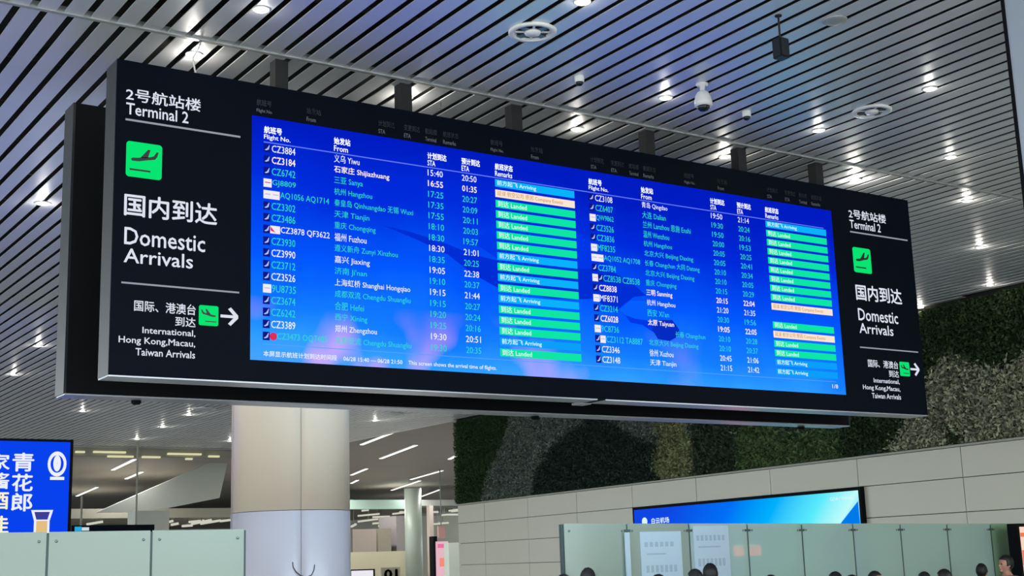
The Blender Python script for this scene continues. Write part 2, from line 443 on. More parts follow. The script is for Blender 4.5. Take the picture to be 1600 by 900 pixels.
x, y, z = atz(1216, 24, ZC)
t = root('hanging_speaker', (x, y, ZC), 'dark grey box hanging on a thin rod from the slats', 'speaker')
put('rod', MB().tube([(x, y, ZC+.01), (x, y, ZC-.22)], .009), M['post'], t)
put('flange', MB().lathe((x,y,ZC), [(.03, 0), (.03, -.01)], 16), M['post'], t)
put('housing', MB().box(x-.055, x+.055, y-.05, y+.05, ZC-.39, ZC-.215), M['side'], t, bevel=.008)
put('grille', MB().box(x-.043, x+.043, y-.056, y-.05, ZC-.378, ZC-.228), M['post'], t)

# ================================================================== THE ARRIVALS BOARD
BX0, BX1, BZ0, BZ1 = 3.19, 12.92, 3.40, 6.03
BY = YS
board = root('arrivals_board', ((BX0+BX1)/2, BY+.75, BZ0), 'huge black double sided arrivals display hung from the slatted ceiling', 'information board')
SX0, SX1, SZ0, SZ1 = 4.375, 11.55, 3.585, 5.735
FT = .27
# front cabinet: face panels left, right, above and below the screen, plus edges
put('side_panel', MB().box(BX0, SX0, BY, BY+.06, BZ0+.0, BZ1), M['black'], board)
put('side_panel', MB().box(SX1, BX1, BY, BY+.06, BZ0, BZ1), M['black'], board)
put('header_panel', MB().box(SX0, SX1, BY+.001, BY+.06, SZ1, BZ1), M['black'], board)
put('footer_panel', MB().box(SX0, SX1, BY+.001, BY+.06, BZ0, SZ0), M['black'], board)
put('rear_panel', MB().box(BX0+.02, BX1-.02, BY+FT-.02, BY+FT, BZ0+.01, BZ1-.01), M['blackgap'], board)
put('cabinet_edge', MB().box(BX0-.004, BX0+.02, BY+.004, BY+FT, BZ0, BZ1), M['side'], board)
put('cabinet_edge', MB().box(BX1-.02, BX1+.004, BY+.004, BY+FT, BZ0, BZ1), M['side'], board)
put('cabinet_top', MB().box(BX0, BX1, BY+.004, BY+FT, BZ1-.01, BZ1+.004), M['black'], board)
xm = 8.02
put('bottom_edge', MB().box(BX0, xm, BY+.006, BY+FT, BZ0-.012, BZ0), M['bottom'], board)
put('bottom_edge', MB().box(xm+.10, BX1, BY+.006, BY+FT, BZ0-.012, BZ0), M['bottom'], board)
put('bottom_gap', MB().box(xm, xm+.10, BY+.006, BY+FT, BZ0-.008, BZ0), M['blackgap'], board)
put('latch', MB().box(xm-.02, xm+.12, BY+FT+.0, BY+FT+.14, BZ0-.02, BZ0+.0), M['bottom'], board)
# the rear cabinet
RY0 = BY+1.22; RY1 = RY0+.27
put('rear_cabinet', MB().box(BX0+.01, BX1-.01, RY0, RY1-.004, BZ0, BZ1), M['blackgap'], board)
put('cabinet_edge', MB().box(BX0-.012, BX0+.01, RY0-.0, RY1, BZ0, BZ1), M['side'], board)
put('cabinet_edge', MB().box(BX1-.01, BX1+.012, RY0-.0, RY1, BZ0, BZ1), M['side'], board)
put('bottom_edge', MB().box(BX0, BX1, RY0, RY1-.002, BZ0-.012, BZ0), M['bottom'], board)
# truss that ties the two cabinets
for xx in (4.7, 6.0, 7.24, 8.96, 10.3, 11.55):
    for zz_ in (BZ0+.5, BZ1-.25):
        put('tie_beam', MB().box(xx-.04, xx+.04, BY+FT, RY0, zz_, zz_+.08), M['post'], board)
for xx in (4.70, 5.975, 7.24, 8.96, 10.295, 11.52):
    put('support_post', MB().box(xx-.062, xx+.062, BY+.10, BY+.22, BZ1-.1, ZC+.62), M['post'], board)
    put('support_post', MB().box(xx-.062, xx+.062, RY0+.06, RY0+.18, BZ1-.1, ZC+.62), M['post'], board)
put('hanging_cable', MB().tube([at(690, 145, BY+.4), at(688, 170, BY+.4)], .006), M['cable'], board)
q = at(308, 96, BY+.16)
put('hanging_cable', MB().tube([(q[0]+.02, q[1], ZC+.02), (q[0]+.01, q[1], q[2]+.12), (q[0]-.04, q[1], q[2]+.02), (q[0], q[1], BZ1)], .008), M['white'], board)
for px, py in ((210, 628), (832, 652), (1247, 668)):
    xx = at(px, py, RY1)[0]
    put('lock', MB().lathe((xx, RY1-.05, BZ0-.012), [(.045, 0), (.045, -.02), (.03, -.035)], 14), M['blackgap'], board, True)
# rear display facing the other way
E_REAR = emit('rear_display', (200, 222, 240), 7)
put('rear_screen', MB().box(SX0, SX1, RY1-.004, RY1+.002, SZ0, SZ1), E_REAR, board)

# ---- the screen picture
def screen_mat():
    m = bpy.data.materials.new('flight_screen'); m.use_nodes = True; nt = m.node_tree; nt.nodes.clear()
    N_ = nt.nodes.new; Lk = nt.links.new
    o = N_('ShaderNodeOutputMaterial'); e = N_('ShaderNodeEmission')
    tc = N_('ShaderNodeTexCoord'); sp_ = N_('ShaderNodeSeparateXYZ'); Lk(tc.outputs['Generated'], sp_.inputs[0])
    r = N_('ShaderNodeValToRGB'); cr = r.color_ramp
    cr.elements[0].position = 0; cr.elements[0].color = (*lin((64, 146, 246)), 1)
    cr.elements[1].position = 1; cr.elements[1].color = (*lin((0, 24, 172)), 1)
    for p, c in ((.10, (40, 140, 246)), (.22, (16, 112, 240)), (.45, (2, 78, 228)), (.75, (0, 38, 196))):
        el = cr.elements.new(p); el.color = (*lin(c), 1)
    nz = N_('ShaderNodeTexNoise'); nz.inputs['Scale'].default_value = 2.2; nz.inputs['Detail'].default_value = 3
    mp = N_('ShaderNodeMapping'); mp.inputs['Scale'].default_value = (2.6, 1, .9); Lk(tc.outputs['Generated'], mp.inputs[0]); Lk(mp.outputs[0], nz.inputs['Vector'])
    ad = N_('ShaderNodeMath'); ad.operation = 'MULTIPLY_ADD'; Lk(nz.outputs['Fac'], ad.inputs[0]); ad.inputs[1].default_value = .34
    s2 = N_('ShaderNodeMath'); s2.operation = 'ADD'; Lk(sp_.outputs['Z'], s2.inputs[0]); s2.inputs[1].default_value = -.15
    # picture brightens towards the lower left
    lx = N_('ShaderNodeMath'); lx.operation = 'MULTIPLY'; Lk(sp_.outputs['X'], lx.inputs[0]); lx.inputs[1].default_value = .12
    s3 = N_('ShaderNodeMath'); s3.operation = 'ADD'; Lk(s2.outputs[0], s3.inputs[0]); Lk(lx.outputs[0], s3.inputs[1])
    Lk(s3.outputs[0], ad.inputs[2]); Lk(ad.outputs[0], r.inputs[0])
    # pink clouds near the bottom
    n2 = N_('ShaderNodeTexNoise'); n2.inputs['Scale'].default_value = 3.0; n2.inputs['Detail'].default_value = 2
    m2 = N_('ShaderNodeMapping'); m2.inputs['Scale'].default_value = (3.2, 1, .8); m2.inputs['Location'].default_value = (1.7, .3, .2)
    Lk(tc.outputs['Generated'], m2.inputs[0]); Lk(m2.outputs[0], n2.inputs['Vector'])
    c2 = N_('ShaderNodeMapRange'); c2.inputs[1].default_value = .50; c2.inputs[2].default_value = .70; Lk(n2.outputs['Fac'], c2.inputs[0])
    h = N_('ShaderNodeMapRange'); h.inputs[1].default_value = .26; h.inputs[2].default_value = .0; Lk(sp_.outputs['Z'], h.inputs[0])
    xr = N_('ShaderNodeMapRange'); xr.inputs[1].default_value = .75; xr.inputs[2].default_value = .15; Lk(sp_.outputs['X'], xr.inputs[0])
    mm = N_('ShaderNodeMath'); mm.operation = 'MULTIPLY'; Lk(c2.outputs[0], mm.inputs[0]); Lk(h.outputs[0], mm.inputs[1])
    m3 = N_('ShaderNodeMath'); m3.operation = 'MULTIPLY'; Lk(mm.outputs[0], m3.inputs[0]); Lk(xr.outputs[0], m3.inputs[1])
    mx = N_('ShaderNodeMix'); mx.data_type = 'RGBA'; Lk(m3.outputs[0], mx.inputs[0]); Lk(r.outputs[0], mx.inputs[6]); mx.inputs[7].default_value = (*lin((236, 156, 226)), 1)
    Lk(mx.outputs[2], e.inputs[0]); e.inputs[1].default_value = 1.3
    Lk(e.outputs[0], o.inputs[0]); return m
screen = put('flight_screen', MB().box(SX0, SX1, BY-.002, BY+.06, SZ0, SZ1), screen_mat(), board)
EY = BY-.0045; TY = BY-.0075
# dark airplane silhouette in the picture
SCREEN_GAIN = 1.3
E_PL1 = emit('plane_shadow', (0, 48, 206), SCREEN_GAIN); E_PL2 = emit('plane_dark', (0, 40, 190), SCREEN_GAIN); E_PL3 = emit('plane_light', (4, 84, 226), SCREEN_GAIN); E_PL4 = emit('engine_dark', (4, 38, 172), SCREEN_GAIN)
def pic(pts, m, dy=0): put('picture_shape', MB().polyY([at(x, y, BY)[::2] for x, y in pts], BY-.0022-dy, .0004), m, screen)
pic([(597,352),(640,362),(690,378),(740,398),(780,408),(915,418),(955,424),(985,440),(1010,462),(990,464),(965,484),(945,478),(925,467),(900,468),(860,466),(778,450),(738,428),(700,398),(650,374)], E_PL2)
pic([(740,380),(770,352),(905,366),(955,420),(900,420),(790,412)], E_PL1, .0001)
pic([(968,484),(985,470),(1008,470),(1022,484),(1030,510),(1018,514),(990,504)], E_PL3, .0002)
pic([(976,492),(992,498),(1020,502),(1036,510),(1022,520),(1004,508),(985,504)], E_PL1, .0003)
pic([(1018,514),(1030,500),(1050,500),(1061,515),(1059,526),(1046,533),(1028,530)], E_PL4, .0004)

E_T = {'w': emit('text_white', (232, 238, 255), 1.1), 'g': emit('text_teal', (50, 222, 190), .95), 'o': emit('text_warm', (250, 236, 220), 1.1),
       'h': emit('text_header', (236, 240, 255), 1.2), 'r': emit('text_red', (214, 120, 60), .9), 'ln': emit('rule_line', (104, 130, 255), .9), 'ln2': emit('rule_line_low', (90, 170, 255), .9)}
E_BAR = {'c': emit('bar_cyan', (10, 178, 252), 1), 'c2': emit('bar_blue', (10, 160, 250), 1), 'g': emit('bar_green', (14, 230, 164), 1), 'y': emit('bar_cream', (252, 232, 206), 1)}
E_BT = emit('bar_text', (214, 255, 250), 1.0)
E_ICO = emit('icon_navy', (14, 24, 130)); E_ICOW = emit('icon_white', (240, 236, 246)); E_ICOR = emit('icon_red', (226, 44, 90)); E_ICOS = emit('icon_swoosh', (176, 196, 255))
TX = dict(fl=4.56, fr=5.158, sta=6.126, eta=6.499, rm=6.89, rm1=7.835)
DXR = 8.088-4.49    # second table sits this far to the right
XL = {'fl': 4.56, 'ic': 4.486, 'fr': 5.160, 'sta': 6.13, 'eta': 6.505, 'rm': 6.885, 'rm1': 7.835}
def sx(px, py): return at(px, py, BY)[0]
XR = {'ic': sx(920, 313), 'fr': sx(1002, 323), 'sta': sx(1110, 336), 'eta': sx(1152, 343), 'rm': sx(1196, 350), 'rm1': sx(1290, 362)}
XR['fl'] = XR['ic']+.075
def rz(i): return 5.456+(3.795-5.456)*i/16     # centre height of row i
L_ROWS = [('CZ3884','w','义乌 Yiwu','15:40','20:50','c','s'),('CZ3184','o','石家庄 Shijiazhuang','16:55','01:35','y','s'),('CZ6742','g','三亚 Sanya','17:25','20:27','g','s'),
 ('GJ8809','g','杭州 Hangzhou','17:35','20:09','g','b'),('AQ1056 AQ1714','g','秦皇岛 Qinhuangdao 无锡 Wuxi','17:55','20:11','g','bb'),('CZ3302','g','天津 Tianjin','18:10','20:03','g','s'),
 ('CZ3486','g','重庆 Chongqing','18:30','19:57','g','s'),('CZ3878 QF3622','w','福州 Fuzhou','18:30','21:01','c','sr'),('CZ3930','g','遵义新舟 Zunyi Xinzhou','18:35','20:25','g','s'),
 ('CZ3990','w','嘉兴 Jiaxing','19:05','22:38','c','s'),('CZ3712','g','济南 Ji\'nan','19:10','20:37','g','s'),('CZ3526','w','上海虹桥 Shanghai Hongqiao','19:15','21:44','c','s'),
 ('9U8735','g','成都双流 Chengdu Shuangliu','19:15','20:27','g','b'),('CZ3674','g','合肥 Hefei','19:20','20:24','g','s'),('CZ6242','g','西宁 Xining','19:25','20:16','g','s'),
 ('CZ3389','w','郑州 Zhengzhou','19:30','20:51','c','s'),('CZ3473 OQ7405','g','成都双流 Chengdu Shuangliu','19:30','20:35','g','sR')]
R_ROWS = [('CZ3108','w','青岛 Qingdao','19:50','21:14','c','s'),('CZ6407','g','大连 Dalian','19:30','20:24','g','s'),('QW9862','g','兰州 Lanzhou 恩施 Enshi','19:50','20:16','g','b'),
 ('CZ3526','g','温州 Wenzhou','20:00','19:53','g','s'),('CZ3836','g','杭州 Hangzhou','20:05','20:25','g','s'),('MF8235','g','北京大兴 Beijing Daxing','20:05','20:41','g','b'),
 ('AQ1052 AQ1708','g','长春 Changchun 大同 Datong','20:10','20:34','g','bb'),('CZ3784','g','北京大兴 Beijing Daxing','20:10','20:05','g','s'),('CZ8538 CZ8538','g','重庆 Chongqing','20:15','20:29','g','bs'),
 ('CZ8838','o','三明 Sanming','20:15','22:04','y','s'),('MF8371','w','杭州 Hangzhou','21:20','21:35','','b'),('CZ3214','g','西安 Xi\'an','20:30','19:56','g','s'),
 ('CZ6028','o','太原 Taiyuan','19:05','22:05','y','s'),('9C8736','g','      长春 Changchun','20:10','20:28','g','b'),('CZ3112 TA8887','g','北京大兴 Beijing Daxing','20:10','20:37','g','sb'),
 ('CZ3346','w','徐州 Xuzhou','20:45','21:06','c','s'),('CZ3148','w','天津 Tianjin','21:15','21:42','c','s')]
def wid(s, h): # natural width of a line of lettering at cap height h
    return sum((h*1.18 if ord(ch) > 255 else h*.66 if ch != ' ' else h*.4) for ch in s)
def table(X, rows_, comp):
    for i, (fl, colr_, fr, sta, eta, bar, ic) in enumerate(rows_):
        z = rz(i); h = .064; m = E_T[colr_]; b = .012 if colr_ == 'o' else .004
        x = X['ic']
        n = 0
        for c in ic:
            ww = .062 if c in 'sRr' else .068
            if c in 'sR' or c == 'r':
                if c == 's':
                    ib = put('airline_icon', MB().box(x, x+ww, EY-.001, BY-.002, z-.036, z+.036), E_ICO, screen)
                    put('icon_mark', MB().polyY([(x+.008, z-.018), (x+.03, z-.004), (x+.05, z+.028), (x+.054, z+.028), (x+.046, z-.012), (x+.022, z-.022)], TY+.0018, .0008), E_ICOS, screen)
                elif c == 'r':
                    put('airline_icon', MB().box(x, x+ww*1.5, EY-.001, BY-.002, z-.034, z+.034), E_ICOW, screen)
                    put('icon_mark', MB().polyY([(x+.004, z+.026), (x+.05, z-.026), (x+.004, z-.01)], TY+.0018, .0008), E_ICOR, screen); ww *= 1.5
                else:
                    put('airline_icon', MB().polyY([(x+.034+.034*math.cos(t_), z+.034*math.sin(t_)) for t_ in np.linspace(0, 2*math.pi, 18)[:-1]], BY-.002, .0035), E_ICOR, screen)
            else:
                if ic in ('b', 'bb'): ww = .075
                put('airline_icon', MB().box(x, x+ww, EY-.001, BY-.002, z-.040, z+.034), E_ICOW, screen)
                put('icon_mark', MB().box(x+.012, x+ww-.012, TY, EY, z-.004, z+.004), E_ICOR if i == 3 else emit_ltgrey, screen)
            x += ww; n += 1
        fx = max(X['fl'], x+.004)
        g = .021 if fl[:1] != ' ' else 0
        letter(fl, fx, fx+wid(fl, h*comp)*.88, z-h/2, z+h/2, TY, m, screen, b)
        hh = .074
        sp0 = (len(fr)-len(fr.lstrip()))
        fx = X['fr']+(.36 if sp0 else 0); frs = fr.strip()
        letter(frs, fx, fx+wid(frs, h*comp)*.74, z-hh/2, z+hh/2, TY, m, screen, b)
        for k_ in ('sta', 'eta'):
            s_ = sta if k_ == 'sta' else eta
            letter(s_, X[k_], X[k_]+.165*comp, z-h*.47, z+h*.47, TY, m, screen, b)
        if bar:
            bm_ = E_BAR['c2' if (bar == 'c' and i > 12) else bar]
            sb = put('status_bar', MB().box(X['rm'], X['rm1'], EY-.0005, BY-.002, z-.037, z+.037), bm_, screen)
            if bar == 'g': letter('到达 Landed', X['rm']+.02, X['rm']+.36*comp, z-.028, z+.030, TY, E_BT, screen, .012)
            elif bar == 'c': letter('前方起飞 Arriving', X['rm']+.02, X['rm']+.48*comp, z-.030, z+.030, TY, E_BT, screen, .012)
            else: letter('延误 航空公司 原因 Company Events', X['rm']+.02, X['rm']+.80*comp, z-.028, z+.028, TY, E_T['r'], screen, .0)
emit_ltgrey = emit('icon_grey', (190, 190, 214))
table(XL, L_ROWS, 1.0); table(XR, R_ROWS, 1.0)
HD = [('ic', '航班号', 'Flight No.', .17, .25), ('fr', '始发站', 'From', .165, .14), ('sta', '计划到达', 'STA', .21, .085), ('eta', '预计到达', 'ETA', .21, .085), ('rm', '航班状态', 'Remarks', .21, .20)]
for X in (XL, XR):
    for k_, a, b, wa, wb in HD:
        letter(a, X[k_], X[k_]+wa, 5.588, 5.655, TY, E_T['h'], screen, .03)
        letter(b, X[k_], X[k_]+wb, 5.524, 5.578, TY, E_T['h'], screen, .012)
SZT = SZ1
put('rule', MB().box(XL['ic'], 11.40, EY, BY-.002, 5.504, 5.513), E_T['ln'], screen)
put('rule', MB().box(XL['ic'], 11.40, EY, BY-.002, 3.722, 3.728), E_T['ln2'], screen)
letter('本屏显示航班计划到达时间段    06/28 15:40 — 06/28 21:50    This screen shows the arrival time of flights.', sx(411, 546), sx(775, 571), 3.612, 3.668, TY, E_T['w'], screen, .008)
letter('2024-06-28 20:39', sx(1222, 602), sx(1278, 605), 3.640, 3.680, TY, emit('text_faint', (30, 150, 250)), screen)
letter('1/8', sx(1300, 606), sx(1309, 607), 3.650, 3.695, TY, E_T['w'], screen)

# ghost printing on the header panel
M['ghost'] = mat('ghost_print', (104, 108, 116), .6)
hp = [o for o in board.children if o.name.startswith('header_panel')][0]
G = [('航班号', 'Flight No.'), ('始发站', 'From'), ('计划到达', 'STA'), ('变更到达', 'ETA'), ('航站楼', 'Terminal'), ('航班状态', 'Remarks')]
gx = [401, 479, 591, 631, 664, 692, 766, 829, 922, 954, 982, 1004, 1068, 1120, 1197, 1225, 1247, 1266]
for j, px in enumerate(gx):
    X_ = sx(px, 150+(px-400)*.168); a, b = G[j % 6]
    letter(a, X_, X_+[.14,.14,.17,.17,.13,.17][j % 6], 5.835, 5.892, BY-.001, M['ghost'], hp, .01)
    letter(b, X_, X_+[.15,.09,.07,.07,.12,.14][j % 6], 5.765, 5.805, BY-.001, M['ghost'], hp)

# ---- wayfinding panels at both ends
E_SIGN = emit('sign_white', (226, 232, 246), .95); E_SIGNG = emit('sign_green', (8, 234, 116), .95); M['glyph'] = mat('glyph_black', (8, 30, 22), .5)
E_RULE = emit('sign_rule', (168, 172, 186), .8)
PB = [(.13,.50),(.16,.45),(.35,.455),(.60,.52),(.80,.56),(.86,.64),(.90,.78),(.84,.78),(.77,.66),(.68,.62),(.50,.585),(.30,.55),(.18,.54)]
PW = [(.38,.55),(.60,.82),(.67,.82),(.60,.58)]
def glyph(par, x, z, s, flip=False):
    """x,z lower left corner of the pictogram tile"""
    c = .09*s; pts = []
    for (cx, cz, a0) in ((x+s-c, z+c, -90), (x+s-c, z+s-c, 0), (x+c, z+s-c, 90), (x+c, z+c, 180)):
        for k in range(5):
            a = math.radians(a0+k*22.5); pts.append((cx+c*math.cos(a), cz+c*math.sin(a)))
    tl = put('pictogram_tile', MB().polyY(pts, BY, .004), E_SIGNG, par)
    fx = (lambda p: 1-p) if flip else (lambda p: p)
    mb = MB()
    for poly in (PB, PW): mb.polyY([(x+s*fx(p[0]), z+s*p[1]) for p in poly], BY-.004, .002)
    put('pictogram', mb, M['glyph'], par)
    put('pictogram', MB().box(x+s*(.1 if not flip else .32), x+s*(.68 if not flip else .9), BY-.006, BY-.004, z+s*.18, z+s*.23), M['glyph'], par)
sides = [o for o in board.children if o.name.startswith('side_panel')]
for par, dx in zip(sides, (0, 8.577)):
    yy = BY-.002; dz = .2
    L_ = lambda s, a, b, c, d, bo=0.: letter(s, a+dx, b+dx, c-.2, d-.2, yy, E_SIGN, par, bo)
    L_('2号航站楼', 3.268, 3.912, 5.885, 6.0-.0, .012)
    L_('Terminal 2', 3.272, 3.805, 5.765, 5.868, .012)
    put('rule', MB().box(3.27+dx, 4.27+dx, BY-.003, BY, 5.512, 5.528), E_RULE, par)
    glyph(par, 3.283+dx, 5.038, .30)
    L_('国内到达', 3.277, 4.07, 4.905, 5.095, .018)
    L_('Domestic', 3.285, 3.968, 4.665, 4.775+.035, .01)
    L_('Arrivals', 3.285, 3.865, 4.515, 4.635, .01)
    put('rule', MB().box(3.272+dx, 4.272+dx, BY-.003, BY, 4.142, 4.156), E_RULE, par)
    L_('国际、港澳台', 3.38, 3.895, 4.125, 4.215, .012)
    L_('到达', 3.722, 3.895, 4.025, 4.105, .012)
    L_('International,', 3.452, 3.895, 3.94, 4.0, .012)
    L_('Hong Kong,Macau,', 3.262, 3.895, 3.845, 3.915, .012)
    L_('Taiwan Arrivals', 3.400, 3.895, 3.765, 3.825, .012)
    glyph(par, 3.922+dx, 3.848, .168, True)
    ar = MB(); ax, az = 4.11+dx, 3.938
    ar.box(ax, ax+.145, BY-.003, BY, az-.012, az+.012)
    for sg in (1, -1):
        ar.polyY([(ax+.155, az-.008*sg), (ax+.155, az+.012*sg), (ax+.09, az+.078*sg), (ax+.066, az+.062*sg), (ax+.125, az+.0*sg)], BY, .003)
    put('arrow', ar, E_SIGN, par)

# ================================================================== GLASS PARTITIONS
GY = 13.5
def gx_(px, py): return GY*at(px, py, 1.0)[0]
JR = [880, 979, 1076, 1167, 1252, 1332, 1406, 1479, 1547, 1613]
top_px = 818
def partition(xs, ztop, label, mats):
    t = root('glass_partition', (sum((xs[0], xs[-1]))/2, GY, 0), label, 'glass partition')
    for i in range(len(xs)-1):
        a, b = xs[i]+.012, xs[i+1]-.012; za, zb = ztop(a), ztop(b)
        g = put('glass_panel', MB().hexa([(a,GY,.05),(b,GY,.05),(b,GY+.012,.05),(a,GY+.012,.05),(a,GY,za),(b,GY,zb),(b,GY+.012,zb),(a,GY+.012,za)]), mats[i], t)
        for xx, zz_ in ((a+.07, za-.09), (b-.07, zb-.09)):
            put('bolt', MB().lathe((xx, GY, zz_), [(.014, 0), (.014, -.006), (.008, -.01)], 12, 'y'), M['steel'], g, True)
    for i, x_ in enumerate(xs):
        z_ = ztop(x_)
        if i in (0, len(xs)-1) and len(xs) > 6 and i == 0: 
            pass
        p = put('post', MB().box(x_-.017, x_+.017, GY+.02, GY+.07, 0, z_-.01), M['joint'], t)
        if 0 < i < len(xs)-1:
            if len(xs) > 6: put('clamp', MB().box(x_-.05, x_+.05, GY-.008, GY+.02, z_-.105, z_-.075), M['joint'], p)
            put('seal', MB().box(x_-.010, x_+.010, GY-.002, GY+.02, .05, z_-.02), M['joint'], p)
    put('base_rail', MB().box(xs[0], xs[-1], GY-.03, GY+.05, 0, .06), M['steel'], t)
    return t
xr = [gx_(p, top_px) for p in JR]
zr0, zr1 = at(880, 818, GY)[2], at(1590, 818, GY)[2]
fzr = lambda x: zr0+(zr1-zr0)*(x-xr[0])/(at(1590, 818, GY)[0]-xr[0])
partition(xr, fzr, 'long green tinted glass partition in front of the clad wall at the right', [M['frost'], M['frost'], M['clear'], M['clear'], M['clear'], M['clear'], M['clear'], M['clear'], M['clearg']])
zl = at(200, 830, GY)[2]
xe = at(383, 826, GY)[0]; pw = 1.03
xl = [xe-5*pw, xe-4*pw, xe-3*pw, at(75, 832, GY)[0], at(237, 829, GY)[0], xe]
partition(xl, lambda x: zl+.004, 'low frosted green glass partition at the lower left before the column', [M['frost']]*5)

# posters on the right partition
def poster(x0, x1, y0, y1, lab, lines):
    a = at(x0, y0, GY-.03); b = at(x1, y1, GY-.03); z1 = a[2]; z0 = 1.0
    t = root('poster', ((a[0]+b[0])/2, GY-.02, z0), lab, 'poster', 'posters on the glass partition')
    put('sheet', MB().box(a[0], b[0], GY-.012, GY-.002, z0, z1), M['paper'], t)
    W_ = b[0]-a[0]
    for (u0, u1, d, th) in lines:
        n = max(1, int((u1-u0)/.11)) if th > .03 else 1
        for k in range(n):
            c0 = u0+(u1-u0)*k/n; c1 = u0+(u1-u0)*(k+.62)/n if n > 1 else u1
            put('printed_block', MB().box(a[0]+W_*c0, a[0]+W_*c1, GY-.0135, GY-.012, z1-d-th, z1-d), M['ink'], t)
poster(1001, 1069, 831, 900, 'left pale blue poster with faint headings on the glass partition', [(.1,.85,.13,.06),(.15,.6,.27,.02),(.12,.9,.42,.09)])
poster(1084, 1144, 822, 900, 'right pale blue poster with faint headings on the glass partition', [(.08,.92,.12,.07),(.12,.75,.26,.02),(.1,.9,.42,.1)])
a = at(975, 832, GY-.03); b = at(982, 832, GY-.03)
o = put('light_strip', MB().box(a[0], b[0], GY-.05, GY-.03, 0, a[2]), M['paper'], None, loc=(a[0], GY-.04, 0)); tag(o, 'narrow white upright strip beside the first joint of the right partition', 'strip')

# things behind the glass
def flat(name, x0, x1, y0, y1, Y, m, lab, cat, th=.05, group=None):
    a = at(x0, y0, Y); b = at(x1, y1, Y)
    o = put(name, MB().box(a[0], b[0], Y, Y+th, min(a[2], b[2]), max(a[2], b[2])), m, None, loc=((a[0]+b[0])/2, Y, min(a[2], b[2])))
    return tag(o, lab, cat, group)

# ================================================================== LIT SIGNS
# wall screen on the cladding
def wall_screen():
    u0, u1, z0, z1 = 4.40, 12.58, 1.30, 3.10
    t = root('wall_screen', wp((u0+u1)/2, .0, z0), 'wide blue lit screen mounted on the clad wall behind the glass', 'screen')
    put('frame', wbox(MB(), u0, u1, .002, .10, z0, z1), M['blackgap'], t)
    m = bpy.data.materials.new('wall_screen_picture'); m.use_nodes = True; nt = m.node_tree; nt.nodes.clear()
    o = nt.nodes.new('ShaderNodeOutputMaterial'); e = nt.nodes.new('ShaderNodeEmission'); tc = nt.nodes.new('ShaderNodeTexCoord')
    sp_ = nt.nodes.new('ShaderNodeSeparateXYZ'); nt.links.new(tc.outputs['UV'], sp_.inputs[0])
    r = nt.nodes.new('ShaderNodeValToRGB'); cr = r.color_ramp
    cr.elements[0].position = 0; cr.elements[0].color = (*lin((14, 70, 226)), 1)
    cr.elements[1].position = 1; cr.elements[1].color = (*lin((0, 130, 236)), 1)
    for p, c in ((.30, (0, 112, 246)), (.50, (0, 176, 252)), (.68, (90, 236, 252)), (.80, (190, 252, 250)), (.88, (20, 168, 250))):
        el = cr.elements.new(p); el.color = (*lin(c), 1)
    a = nt.nodes.new('ShaderNodeMath'); a.operation = 'MULTIPLY_ADD'; nt.links.new(sp_.outputs[1], a.inputs[0]); a.inputs[1].default_value = -.20
    nt.links.new(sp_.outputs[0], a.inputs[2]); nt.links.new(a.outputs[0], r.inputs[0])
    nt.links.new(r.outputs[0], e.inputs[0]); e.inputs[1].default_value = 1; nt.links.new(e.outputs[0], o.inputs[0])
    b = .07
    pts = [wp(u1-b, .103, z0+b), wp(u0+b, .103, z0+b), wp(u0+b, .103, z1-b), wp(u1-b, .103, z1-b)]
    mb = MB(); mb.v = [tuple(p) for p in pts]; mb.f = [(0, 1, 2, 3)]
    s = put('display', mb, m, t)
    uv = s.data.uv_layers.new(name='UV')
    for i, c in enumerate(((0,0),(1,0),(1,1),(0,1))): uv.data[i].uv = c
    # darker wedge at the right end of the picture
    mb = MB(); mb.v = [tuple(wp(u, .106, z)) for u, z in ((u0+b+.02, z0+.5), (u0+b+.02, z1-.28), (u0+1.45, z0+.5))]; mb.f = [(0, 1, 2)]
    put('picture_shape', mb, emit('wedge_blue', (0, 122, 232)), t)
    def wl(s_, ua, ub, za, zb, mm, bo=0):   # lettering along the wall, reading from far (left) to near (right)
        v, f = text_pts(s_, bo); lo = v.min(0); hi = v.max(0)
        mb_ = MB(); mb_.v = [tuple(wp(ua+(ub-ua)*(p[0]-lo[0])/(hi[0]-lo[0]), .108, za+(zb-za)*(p[1]-lo[1])/(hi[1]-lo[1]))) for p in v]; mb_.f = f
        put('lettering', mb_, mm, t)
    ew = emit('screen_lettering', (220, 246, 255), 1.0)
    wl('白云机场', 11.75, 11.0, 2.66, 2.80, ew, .02)
    k = [tuple(wp(12.05+.12*math.cos(t_), .108, 2.73+.10*math.sin(t_))) for t_ in np.linspace(0, 2*math.pi, 20)[:-1]]
    mb = MB(); mb.v = k; mb.f = [tuple(range(len(k)))]; put('emblem', mb, ew, t)
    wl('GDA·/ YUN品', 5.30, 4.62, 2.86, 2.94, ew, .01)
wall_screen()

# blue lightbox at the left
LY = 22.0
ax0, ax1 = 2.2, at(115, 687, LY)[0]; az1 = at(60, 686, LY)[2]
E_ADB = emit('advert_blue', (8, 66, 236), 1.0)
ad = root('advert_lightbox', ((ax0+ax1)/2, LY, 0), 'blue lit advertising box with large white characters behind the left glass', 'advertising sign')
put('frame', MB().box(ax0, ax1, LY, LY+.5, 0, az1), M['blackgap'], ad)
panel = put('lit_face', MB().box(ax0+.05, ax1-.05, LY-.006, LY, .6, az1-.04), E_ADB, ad)
put('lit_face', MB().box(ax0+.05, ax1-.05, LY+.5, LY+.506, .6, az1-.04), emit('advert_blue_rear', (80, 100, 255), 3.5), ad)
EA = emit('advert_white', (235, 240, 250), 1); EAC = emit('advert_cream', (250, 244, 206), 1)
def al(s_, x0, x1, y0, y1, m=EA, bo=.02):
    a = at(x0, y0, LY-.01); b = at(x1, y1, LY-.01)
    letter(s_, a[0], b[0], b[2], a[2], LY-.010, m, panel, bo)
